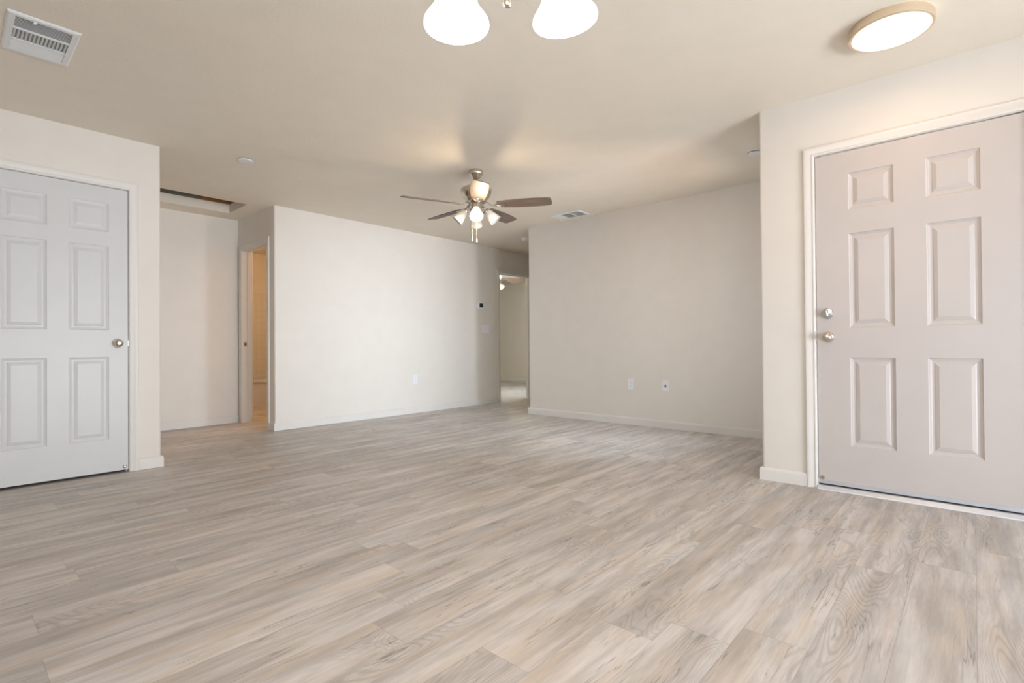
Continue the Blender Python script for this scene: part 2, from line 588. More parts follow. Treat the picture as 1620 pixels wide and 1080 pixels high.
# behind the camera, with the glazing
KY0, KY1, SZ0, SZ1 = -2.2, 0.6, 0.60, 2.12                              # kitchen window
wall('wall_behind_left', [
    (rect(X0 - WT, Y0 - WT, X0, KY0), 0, CEIL), (rect(X0 - WT, KY1, X0, YH), 0, CEIL),
    (rect(X0 - WT, KY0, X0, KY1), SZ1, CEIL), (rect(X0 - WT, KY0, X0, KY1), 0, SZ0)], 'wall behind the viewer with a kitchen window')
WX0, WX1, WZ1 = 0.2, 3.0, 2.12
wall('wall_behind_right', [
    (rect(X0, Y0 - WT, WX0, Y0), 0, CEIL), (rect(WX1, Y0 - WT, XE + WT, Y0), 0, CEIL),
    (rect(WX0, Y0 - WT, WX1, Y0), WZ1, CEIL)], 'wall behind the viewer with a wide patio door')
# bathroom and bedroom shells
TX1 = 4.05
wall('wall_bathroom', [
    (rect(XC + WT, 8.76, TX1 + WT, 8.76 + WT), 0, CEIL), (rect(XC, YH + WT, XC + WT, 8.76 + WT), 0, CEIL),
    (rect(TX1, YL + WT, TX1 + WT, 8.76), 0, CEIL)], 'bathroom walls seen through the narrow doorway')
QY0, QY1, QZ0, QZ1 = 6.05, 7.55, 0.9, 2.1
wall('wall_bedroom', [
    (rect(BX, YL, BX + WT, QY0), 0, CEIL), (rect(BX, QY1, BX + WT, BY + WT), 0, CEIL),
    (rect(BX, QY0, BX + WT, QY1), 0, QZ0), (rect(BX, QY0, BX + WT, QY1), QZ1, CEIL),
    (rect(4.165, BY, BX, BY + WT), 0, CEIL), (rect(4.165, YL + WT, 4.28, BY), 0, CEIL)],
    'bedroom walls seen through the far doorway')
# ground outside
bm = bmesh.new()
box(bm, -14, -14, -0.22, 20, 20, -0.14)
tag(obj('ground', bm, M['concrete']), 'pale concrete ground outside the house', 'ground', kind='structure')

# baseboards
BB = [(0, 0), (0.014, 0), (0.014, 0.066), (0.011, 0.076), (0.006, 0.083), (0, 0.083)]


def baseboard(name, paths, label):
    bm = bmesh.new()
    for pth in paths:
        sweep(bm, pth, BB)
    return tag(obj(name, bm, M['trim']), label, 'baseboard', kind='structure')


CW = 0.056
baseboard('baseboard_left', [[(XC, YH), (XA, YH), (XA, YA), (LX1 + CW + 0.003, YA)][::1]], 'white baseboard turning the corner beside the closet door')
baseboard('baseboard_long', [[(BD0 - CW - 0.003, YL), (XC, YL), (XC, BA0 - CW - 0.003)]], 'white baseboard along the long wall')
baseboard('baseboard_passage', [[(8.0, YL), (BD1 + CW + 0.003, YL)]], 'white baseboard in the passage')
baseboard('baseboard_right', [[(XE, EY1 + CW + 0.003), (XE, YE), (XB, YE), (XB, YB), (8.0, YB)]], 'white baseboard along the back wall and entry wall')
baseboard('baseboard_bedroom', [[(BX, YL + WT), (BX, BY), (4.28, BY)]], 'cream baseboard on the far bedroom wall')
baseboard('baseboard_behind', [[(XE, Y0), (XE, EY0 - CW - 0.003)], [(WX1 + 0.01, Y0), (XE, Y0)], [(X0, YA), (X0, Y0), (WX0 - 0.01, Y0)], [(LX0 - CW - 0.003, YA), (X0, YA)]], 'white baseboard behind the viewer')

# ------------------------------------------------------------------ door trims
CP = [(0.0, 0), (0.0, 0.009), (0.004, 0.012), (0.010, 0.012), (0.014, 0.0095), (0.024, 0.011),
      (0.034, 0.0145), (0.048, 0.0175), (0.054, 0.016), (CW, 0.012), (CW, 0)]


def casing(bm, w_, h_, y, sgn, rev=0.003):
    cols = []
    for (c, d) in CP:
        c += rev
        yy = y - sgn * d
        cols.append([bm.verts.new(p) for p in ((-c, yy, 0.0), (-c, yy, h_ + c), (w_ + c, yy, h_ + c), (w_ + c, yy, 0.0))])
    n = len(CP)
    for k in range(n):
        a, b = cols[k], cols[(k + 1) % n]
        for i in range(3):
            bm.faces.new((a[i], a[i + 1], b[i + 1], b[i]))
    bm.faces.new([c[0] for c in cols]); bm.faces.new([c[3] for c in cols][::-1])


def door_trim(name, loc, rz, w_, label, stop=0.045, back=True):
    bm = bmesh.new()
    casing(bm, w_, HD, 0, 1)
    if back:
        casing(bm, w_, HD, WT, -1)
    box(bm, -J, 0, 0, 0, WT, HD); box(bm, w_, 0, 0, w_ + J, WT, HD)
    box(bm, -J, 0, HD, w_ + J, WT, HD + J)
    s = 0.011
    box(bm, 0, stop, 0, s, stop + 0.035, HD); box(bm, w_ - s, stop, 0, w_, stop + 0.035, HD)
    box(bm, s, stop, HD - s, w_ - s, stop + 0.035, HD)
    o = obj(name, bm, M['trim'], smooth=40)
    o.location = loc; o.rotation_euler = (0, 0, rz)
    return tag(o, label, 'door casing', kind='structure')


t1 = door_trim('trim_1', (LX0, YA, 0), 0, LX1 - LX0, 'white moulded casing around the closet door', back=False)
t2 = door_trim('trim_2', (XE, EY1, 0), -PI / 2, EY1 - EY0, 'white moulded casing around the front entry door', back=False)
t3 = door_trim('trim_3', (XC, BA1, 0), -PI / 2, BA1 - BA0, 'white casing around the narrow bathroom doorway', stop=0.06)
t4 = door_trim('trim_4', (BD0, YL, 0), 0, BD1 - BD0, 'white casing around the bedroom doorway at the far end', stop=0.06)


def strike(parent, x, y0, y1, z, sgn, h_=0.057):
    """metal plate let into a jamb face (thin in x)"""
    bm = bmesh.new()
    xa, xb = sorted((x, x + sgn * 0.0022))
    box(bm, xa, y0, z - h_ / 2, xb, y1, z + h_ / 2)
    o = obj('strike_plate', bm, M['bolt'], parent); o['label'] = 'satin metal strike plate'
    bm = bmesh.new()
    xa, xb = sorted((x + sgn * 0.0023, x + sgn * 0.0029))
    ym = (y0 + y1) / 2
    box(bm, xa, ym - 0.008, z - 0.012, xb, ym + 0.008, z + 0.012)
    obj('bolt_hole', bm, M['dark'], o)


# bathroom: far jamb (local x = 0 face looks to +x), bedroom: right jamb
strike(t3, 0.0, 0.014, 0.052, 0.94, 1)
strike(t4, BD1 - BD0, 0.075, 0.105, 0.94, -1)

# ------------------------------------------------------------------ panel doors


def panel_door(name, w_, zb, zt, xs, zs, mat, depth=0.008):
    """front face at y=0 looking to -y; xs: panel column edges, zs: panel row edges"""
    T = 0.035
    bm = bmesh.new()
    X_ = [0.0]
    for a, b in xs: X_ += [a, b]
    X_ += [w_]
    Z_ = [zb]
    for a, b in zs: Z_ += [a, b]
    Z_ += [zt]
    rings = [(0.0, 0.0), (0.004, depth * 0.55), (0.011, depth * 0.75), (0.016, depth), (0.026, depth),
             (0.030, depth * 0.75), (0.047, depth * 0.22), (0.050, depth * 0.22)]
    for i in range(len(X_) - 1):
        for k in range(len(Z_) - 1):
            x0, x1, z0, z1 = X_[i], X_[i + 1], Z_[k], Z_[k + 1]
            if i % 2 == 1 and k % 2 == 1:
                prev = None
                for (o_, d_) in rings:
                    r = [bm.verts.new(p) for p in ((x0 + o_, d_, z0 + o_), (x1 - o_, d_, z0 + o_), (x1 - o_, d_, z1 - o_), (x0 + o_, d_, z1 - o_))]
                    if prev:
                        for q in range(4):
                            bm.faces.new((prev[q], prev[(q + 1) % 4], r[(q + 1) % 4], r[q]))
                    prev = r
                bm.faces.new(prev)
            else:
                bm.faces.new([bm.verts.new(p) for p in ((x0, 0, z0), (x1, 0, z0), (x1, 0, z1), (x0, 0, z1))])
    c = [bm.verts.new(p) for p in ((0, 0, zb), (w_, 0, zb), (w_, 0, zt), (0, 0, zt))]
    d = [bm.verts.new(p) for p in ((0, T, zb), (w_, T, zb), (w_, T, zt), (0, T, zt))]
    bm.faces.new(d[::-1])
    for q in range(4):
        bm.faces.new((c[q], c[(q + 1) % 4], d[(q + 1) % 4], d[q]))
    bmesh.ops.remove_doubles(bm, verts=bm.verts, dist=1e-5)
    me_bm = bm
    # orient: all front faces look to -y
    me = bpy.data.meshes.new(name)
    bmesh.ops.recalc_face_normals(me_bm, faces=me_bm.faces)
    for f in me_bm.faces:
        if abs(f.normal.y) > 0.2 and f.calc_center_median().y < T - 0.005 and f.normal.y > 0:
            f.normal_flip()
    me_bm.to_mesh(me); me_bm.free()
    me.materials.append(mat)
    o = bpy.data.objects.new(name, me); COL.objects.link(o)
    return o


RXm = Matrix.Rotation(PI / 2, 4, 'X')   # lathe axis z -> -y


def at(x, y, z):
    return Matrix.Translation((x, y, z))


def knob(parent, x, z, y=0.0, keyed=False):
    bm = bmesh.new()
    lathe(bm, [(0, 0), (0.033, 0), (0.033, 0.003), (0.030, 0.007), (0.020, 0.010), (0, 0.010)], 32, at(x, y, z) @ RXm)
    ro = obj('rosette', bm, M['nickel'], parent, smooth=35)
    bm = bmesh.new()
    lathe(bm, [(0, 0.0101), (0.012, 0.0101), (0.011, 0.022), (0.014, 0.028), (0.024, 0.034), (0.0275, 0.044), (0.026, 0.054),
               (0.019, 0.061), (0.010, 0.063), (0.0, 0.063)], 32, at(x, y, z) @ RXm)
    k = obj('door_knob', bm, M['nickel'], parent, smooth=50)
    if keyed:
        bm = bmesh.new()
        lathe(bm, [(0, 0.0631), (0.0085, 0.0631), (0.0085, 0.066), (0.005, 0.068), (0, 0.068)], 20, at(x, y, z) @ RXm)
        obj('turn_button', bm, M['chrome'], k, smooth=35)
    return k


def latch(parent, x, z, sgn):
    bm = bmesh.new()
    box(bm, x, 0.0, z - 0.028, x + sgn * 0.0095, 0.02, z + 0.028) if sgn > 0 else box(bm, x + sgn * 0.0095, 0.0, z - 0.028, x, 0.02, z + 0.028)
    obj('latch_plate', bm, M['bolt'], parent)


def bumper(parent, x, z, mat):
    bm = bmesh.new()
    lathe(bm, [(0, 0), (0.012, 0), (0.012, 0.004), (0.008, 0.010), (0, 0.011)], 18, at(x, 0, z) @ RXm)
    b = obj('bumper', bm, mat, parent, smooth=35)
    return b


# closet door
LW = 0.772
lx = 0.145
d1 = panel_door('door_1', LW, 0.018, 2.056,
                [(0.254 - lx, 0.473 - lx), (0.586 - lx, 0.805 - lx)],
                [(0.250, 0.841), (1.032, 1.632), (1.735, 1.940)], M['door'])
d1.location = (lx, YA, 0)
tag(d1, 'closed white six-panel closet door at the left edge', 'door', kind='structure')
knob(d1, 0.855 - lx, 0.938)
bumper(d1, 0.897 - lx, 0.040, M['bolt'])
bm = bmesh.new(); box(bm, LW + 0.0002, 0.0005, 0.915, LW + 0.0036, 0.02, 0.962)
obj('latch', bm, M['bolt'], d1)

# entry door
EW = EY1 - EY0 - 0.008
ey = EY1 - 0.004
d2 = panel_door('door_2', EW, 0.055, 2.052,
                [(ey - 0.555, ey - 0.335), (ey - 0.191, ey + 0.034)],
                [(0.277, 0.811), (0.990, 1.556), (1.700, 1.920)], M['entry'], depth=0.010)
d2.location = (XE, ey, 0); d2.rotation_euler = (0, 0, -PI / 2)
tag(d2, 'closed off-white six-panel front door with deadbolt and knob', 'door', kind='structure')
knob(d2, ey - 0.668, 0.935, keyed=True)
bumper(d2, ey - 0.705, 0.070, M['nickel'])
bm = bmesh.new(); box(bm, -0.0036, 0.0005, 0.905, -0.0002, 0.02, 0.965)
obj('latch', bm, M['nickel'], d2)
bm = bmesh.new()
lathe(bm, [(0, 0), (0.033, 0), (0.033, 0.006), (0.028, 0.012), (0.010, 0.014), (0, 0.014)], 32, at(ey - 0.670, 0, 1.079) @ RXm)
db = obj('deadbolt', bm, M['chrome'], d2, smooth=35)
bm = bmesh.new()
box(bm, ey - 0.670 - 0.006, -0.034, 1.079 - 0.022, ey - 0.670 + 0.006, -0.0141, 1.079 + 0.022, 0.004,)
obj('thumb_turn', bm, M['chrome'], db, smooth=50)
bm = bmesh.new()
box(bm, 0.001, -0.003, 0.034, EW - 0.001, 0.020, 0.0548)
obj('door_sweep', bm, M['alu'], d2)
bm = bmesh.new()
box(bm, 0.001, 0.004, 0.0252, EW - 0.001, 0.030, 0.0338)
obj('gap_shade_strip', bm, M['gap_shade'], d2)  # dark strip painted as the shade between sweep and threshold
# threshold
bm = bmesh.new()
pr = [(-0.028, 0.0), (-0.026, 0.006), (-0.006, 0.022), (0.0, 0.025), (0.110, 0.025), (0.110, 0.0)]
cols = [[bm.verts.new((XE + px, yy, pz)) for (px, pz) in pr] for yy in (EY0 + 0.0005, EY1 - 0.0005)]
for k in range(len(pr)):
    k2 = (k + 1) % len(pr)
    bm.faces.new((cols[0][k], cols[0][k2], cols[1][k2], cols[1][k]))
bm.faces.new(cols[0]); bm.faces.new(cols[1][::-1])
tag(obj('door_threshold', bm, M['alu']), 'pale aluminium threshold strip under the front entry door', 'threshold')
bm = bmesh.new()
lathe(bm, [(0, 0), (0.010, 0), (0.010, 0.004), (0.006, 0.009), (0, 0.010)], 16, at(0.0, 0.094, 0.045) @ Matrix.Rotation(PI / 2, 4, 'Y'))
obj('bumper', bm, M['bolt'], t3, smooth=35)

# ------------------------------------------------------------------ windows behind the viewer and in the bedroom


def window(name, loc, rz, w_, z0, z1, label, split=2):
    """local x along the wall, y = 0 room face, wall towards +y"""
    bm = bmesh.new()
    f = 0.05
    box(bm, 0, 0.03, z0, f, 0.09, z1); box(bm, w_ - f, 0.03, z0, w_, 0.09, z1)
    box(bm, f, 0.03, z0, w_ - f, 0.09, z0 + f); box(bm, f, 0.03, z1 - f, w_ - f, 0.09, z1)
    for k in range(1, split):
        xx = w_ * k / split
        box(bm, xx - f / 2, 0.035, z0 + f, xx + f / 2, 0.085, z1 - f)
    o = obj(name, bm, M['white'])
    o.location = loc; o.rotation_euler = (0, 0, rz)
    tag(o, label, 'window', kind='structure')
    for k in range(split):
        bm = bmesh.new()
        a = w_ * k / split + f * (1 if k == 0 else 0.5) + 0.0005; b = w_ * (k + 1) / split - f * (1 if k == split - 1 else 0.5) - 0.0005
        box(bm, a, 0.057, z0 + f + 0.0005, b, 0.063, z1 - f - 0.0005)
        obj('glass_pane', bm, M['glass'], o)
    return o


window('window_4', (X0, KY0, 0), PI / 2, KY1 - KY0, SZ0, SZ1, 'white framed kitchen window behind the viewer')
window('window_2', (WX1, Y0, 0), PI, WX1 - WX0, 0.0, WZ1, 'wide white framed patio door behind the viewer', 3)
window('window_1', (VX1, YE, 0), PI, VX1 - VX0, VZ0, VZ1, 'white framed living room window hidden by the entry wall')
window('window_3', (BX, QY1, 0), -PI / 2, QY1 - QY0, QZ0, QZ1, 'white framed bedroom window out of sight')

# ------------------------------------------------------------------ attic hatch lumber
for (a, b, mt, nm, lb, ct) in (
        (1.22, 1.545, 'joist', 'ceiling_joist', 'brown lumber joist at the left of the open attic hatch', 'joist'),
        (1.546, 1.915, 'insul', 'duct_board', 'dark grey board between the brown joists in the attic hatch', 'board'),
        (1.916, 2.30, 'joist', 'ceiling_joist', 'brown lumber joist at the right of the open attic hatch', 'joist')):
    bm = bmesh.new()
    box(bm, a, HY1 + 0.006, CEIL + CT + 0.0005, b, HY1 + 0.044, CEIL + CT + 0.14, 0.003)
    tag(obj(nm, bm, M[mt]), lb, ct)

# ------------------------------------------------------------------ bathroom
bm = bmesh.new()
tx0, ty0, ty1, th = XC + WT + 0.001, 8.0, 8.759, 0.40
box(bm, tx0, ty0 + 0.02, 0.0, TX1 - 0.001, ty0 + 0.06, th - 0.03)
# rim
for q in ((tx0, ty0, TX1 - 0.001, ty0 + 0.09), (tx0, ty1 - 0.07, TX1 - 0.001, ty1), (tx0, ty0 + 0.09, tx0 + 0.08, ty1 - 0.07), (TX1 - 0.12, ty0 + 0.09, TX1 - 0.001, ty1 - 0.07)):
    box(bm, q[0], q[1], th - 0.035, q[2], q[3], th + 0.02, 0.008)
# basin
inner = [(tx0 + 0.08, ty0 + 0.09), (TX1 - 0.12, ty0 + 0.09), (TX1 - 0.12, ty1 - 0.07), (tx0 + 0.08, ty1 - 0.07)]
cx_, cy_ = (inner[0][0] + inner[1][0]) / 2, (inner[0][1] + inner[2][1]) / 2
up_ = [bm.verts.new((x, y, th)) for x, y in inner]
dn_ = [bm.verts.new((cx_ + (x - cx_) * 0.85, cy_ + (y - cy_) * 0.75, 0.08)) for x, y in inner]
for q in range(4):
    bm.faces.new((up_[q], up_[(q + 1) % 4], dn_[(q + 1) % 4], dn_[q]))
bm.faces.new(dn_)
tag(obj('bathtub', bm, M['tub'], smooth=30), 'white bathtub with a flat apron seen through the bathroom doorway', 'bathtub')
bm = bmesh.new()
box(bm, XC + WT + 0.013, 8.748, th + 0.021, TX1 - 0.013, 8.7595, 1.80)
box(bm, XC + WT + 0.0005, 8.0, th + 0.021, XC + WT + 0.012, 8.7595, 1.80)
box(bm, TX1 - 0.012, 8.0, th + 0.021, TX1 - 0.0005, 8.7595, 1.80)
tag(obj('wall_tub_surround', bm, M['tile']), 'pale square-tiled tub surround glowing warm in the bathroom', 'tile surround', kind='structure')
# bathroom ceiling lamp (out of sight)
r_ = empty('ceiling_lamp', (3.30, 6.70, CEIL))
tag(r_, 'warm globe lamp on the bathroom ceiling, out of sight', 'lamp')
bm = bmesh.new(); lathe(bm, [(0, -0.03), (0.07, -0.03), (0.075, -0.001), (0, -0.001)], 24); obj('lamp_base', bm, M['nickel'], r_, smooth=35)
bm = bmesh.new(); lathe(bm, [(0, -0.15), (0.05, -0.14), (0.085, -0.09), (0.07, -0.04), (0.04, -0.0305)], 24); obj('globe', bm, M['shade_lit'], r_, smooth=60)
point('bathroom', (3.30, 6.70, CEIL - 0.22), 0.08)

# ------------------------------------------------------------------ wall plates


def plate_root(name, loc, rz, label, cat, group=None):
    o = empty(name, loc, rz)
    return tag(o, label, cat, group)


def outlet(name, loc, rz, label, coax=False):
    o = plate_root(name, loc, rz, label, 'outlet')
    bm = bmesh.new(); box(bm, -0.036, -0.006, -0.058, 0.036, -0.0002, 0.058, 0.002)
    obj('cover_plate', bm, M['white'], o)
    if coax:
        bm = bmesh.new(); lathe(bm, [(0, 0.006), (0.011, 0.006), (0.011, 0.010), (0.005, 0.012), (0.005, 0.018), (0, 0.018)], 16, RXm)
        j = obj('jack', bm, M['screen'], o); j['label'] = 'small black coaxial jack'
    else:
        for s in (-1, 1):
            bm = bmesh.new(); box(bm, -0.017, -0.0085, s * 0.020 - 0.0145, 0.017, -0.0061, s * 0.020 + 0.0145, 0.001)
            q = obj('socket', bm, M['white'], o)
            bm = bmesh.new()
            for dx in (-0.007, 0.007):
                box(bm, dx - 0.0015, -0.0089, s * 0.020 - 0.003, dx + 0.0015, -0.0086, s * 0.020 + 0.008)
            box(bm, -0.002, -0.0089, s * 0.020 - 0.011, 0.002, -0.0086, s * 0.020 - 0.007)
            obj('slots', bm, M['slotgrey'], q)
    return o


outlet('wall_outlet', (4.283, YL, 0.455), 0, 'white duplex outlet low on the long wall left of the bedroom doorway')
outlet('wall_outlet', (XB, 2.877, 0.455), -PI / 2, 'white duplex outlet on the back wall, left of the coax plate')
outlet('coax_outlet', (XB, 2.461, 0.453), -PI / 2, 'white wall plate with a black coax jack on the back wall', coax=True)

sw = plate_root('light_switch', (5.633, YL, 1.161), 0, 'white triple light switch plate under the thermostat', 'light switch')
bm = bmesh.new(); box(bm, -0.080, -0.006, -0.058, 0.080, -0.0002, 0.058, 0.002); obj('cover_plate', bm, M['white'], sw)
for k in (-1, 0, 1):
    bm = bmesh.new(); box(bm, k * 0.046 - 0.0165, -0.0105, -0.033, k * 0.046 + 0.0165, -0.0062, 0.033, 0.0015)
    obj('rocker', bm, M['white'], sw)

th_ = plate_root('thermostat', (5.520, YL, 1.515), 0, 'small white thermostat with a dark display on the long wall', 'thermostat')
bm = bmesh.new(); box(bm, -0.068, -0.004, -0.056, 0.060, -0.0002, 0.056, 0.0015); obj('back_plate', bm, M['white'], th_)
bm = bmesh.new(); box(bm, -0.048, -0.026, -0.043, 0.050, -0.0041, 0.043, 0.004); bd = obj('body', bm, M['white'], th_)
bm = bmesh.new(); box(bm, -0.036, -0.0275, -0.028, 0.040, -0.0262, 0.032, 0.0005); obj('display', bm, M['screen'], th_)

# ------------------------------------------------------------------ ceiling items


def ceiling_disc(name, x, y, r, label, cat):
    bm = bmesh.new()
    lathe(bm, [(0, CEIL - 0.0002), (r * 0.55, CEIL - 0.0002), (r * 0.55, CEIL - 0.006), (r, CEIL - 0.006), (r, CEIL - 0.011), (r * 0.94, CEIL - 0.014),
               (0, CEIL - 0.016)], 36, at(x, y, 0))
    return tag(obj(name, bm, M['white'], smooth=35), label, cat)


ceiling_disc('sprinkler_cover', 1.673, 4.43, 0.056, 'flat white round cover on the ceiling left of the fan', 'sprinkler cover')
ceiling_disc('sprinkler_cover', 4.395, 1.300, 0.056, 'white round ceiling cover half hidden by the entry wall corner', 'sprinkler cover')
sd = empty('smoke_detector', (5.60, 4.765, CEIL)); tag(sd, 'white smoke detector on the passage ceiling beside the back wall corner', 'smoke detector')
bm = bmesh.new(); lathe(bm, [(0, -0.0002), (0.066, -0.0002), (0.066, -0.009), (0, -0.009)], 32); obj('mounting_base', bm, M['white'], sd, smooth=35)
bm = bmesh.new(); lathe(bm, [(0.0, -0.0092), (0.056, -0.0092), (0.054, -0.028), (0.044, -0.040), (0, -0.042)], 32); obj('sensor_body', bm, M['white'], sd, smooth=35)


def register(name, loc, rz, W_, L_, label, sx=1):
    """three-bank ceiling register, W_ along x, L_ along y, hanging just below the ceiling"""
    o = empty(name, loc, rz); tag(o, label, 'ceiling vent', 'white ceiling vents')
    hx, hy = W_ / 2, L_ / 2
    ix, iy = hx - 0.030, hy - 0.028
    bm = bmesh.new()
    # bevelled flange as a ring
    def ringv(a, b, z): return [bm.verts.new(p) for p in ((-a, -b, z), (a, -b, z), (a, b, z), (-a, b, z))]
    rr = [ringv(hx, hy, -0.0003), ringv(hx, hy, -0.004), ringv(hx - 0.008, hy - 0.008, -0.010), ringv(ix, iy, -0.010), ringv(ix, iy, -0.0003)]
    for a, b in zip(rr, rr[1:] + rr[:1]):
        for q in range(4):
            bm.faces.new((a[q], a[(q + 1) % 4], b[(q + 1) % 4], b[q]))
    # two bars between the banks
    b1, b2 = -iy + (2 * iy) * 0.335, -iy + (2 * iy) * 0.665
    for bb in (b1, b2):
        box(bm, -ix, bb - 0.005, -0.010, ix, bb + 0.005, -0.002)
    fr = obj('frame', bm, M['vent'], o)
    bm = bmesh.new(); box(bm, -ix + 0.001, -iy + 0.001, -0.0016, ix - 0.001, iy - 0.001, -0.0004); obj('damper', bm, M['ductgrey'], o)

    def bank(y0, y1, along, n, tilt):
        bm = bmesh.new()
        for k in range(n):
            if along == 'x':
                c = y0 + (y1 - y0) * (k + 0.5) / n
                T = at(0, c, -0.0065) @ Matrix.Rotation(tilt, 4, 'X')
                box(bm, -ix + 0.001, -0.0042, -0.0004, ix - 0.001, 0.0042, 0.0004, T=T)
            else:
                c = -ix + 2 * ix * (k + 0.5) / n
                T = at(c, (y0 + y1) / 2, -0.0065) @ Matrix.Rotation(tilt, 4, 'Y')
                box(bm, -0.0042, -(y1 - y0) / 2, -0.0004, 0.0042, (y1 - y0) / 2, 0.0004, T=T)
        obj('louver_bank', bm, M['vent'], o)
    bank(-iy + 0.002, b1 - 0.006, 'x', 9, R(18))
    bank(b1 + 0.006, b2 - 0.006, 'y', 14, R(40))
    bank(b2 + 0.006, iy - 0.002, 'x', 11, R(-38))
    bm = bmesh.new(); box(bm, -0.035 - 0.006, -iy - 0.006, -0.017, -0.035 + 0.006, -iy + 0.010, -0.0105, 0.001); obj('lever', bm, M['vent'], o)
    return o


v1 = register('ceiling_vent', (0.329, 3.441, CEIL), 0, 0.262, 0.425, 'white louvered ceiling vent at the top left corner')
v2 = register('ceiling_vent', (4.978, 3.553, CEIL), PI, 0.245, 0.430, 'white louvered ceiling vent near the back wall, right of the fan')

# flush LED light
fl = empty('ceiling_light', (3.075, 0.285, CEIL)); tag(fl, 'round flush ceiling light with a nickel rim by the front door', 'ceiling light')
bm = bmesh.new()
lathe(bm, [(0.150, -0.0003), (0.168, -0.0003), (0.172, -0.008), (0.172, -0.040), (0.168, -0.043), (0.158, -0.043), (0.156, -0.040), (0.150, -0.040)], 64)
obj('rim', bm, M['lit_nickel'], fl, smooth=35)
bm = bmesh.new()
lathe(bm, [(0.1555, -0.0405), (0.152, -0.046), (0.12, -0.050), (0, -0.052)], 64)
obj('lens', bm, M['lens'], fl, smooth=40)

# ------------------------------------------------------------------ ceiling fan


def bell(bm, r0, r1, L_, T, wall_=0.003, n=28, flare=1.0):
    """bell shade, neck at z=0 opening at z=-L_"""
    outer = []
    for k in range(11):
        t = k / 10
        s = t * t * (3 - 2 * t)
        r = r0 + (r1 * 0.93 - r0) * (0.25 * s + 0.75 * math.sin(t * PI / 2))
        if t > 0.85:
            r += (r1 * 0.07) * ((t - 0.85) / 0.15) * flare
        outer.append((r, -L_ * t))
    inner = [(r - wall_, z) for r, z in outer[::-1]]
    inner[-1] = (inner[-1][0], -0.002)
    lathe(bm, [(0, 0)] + outer + inner + [(0, -0.002)], n, T)


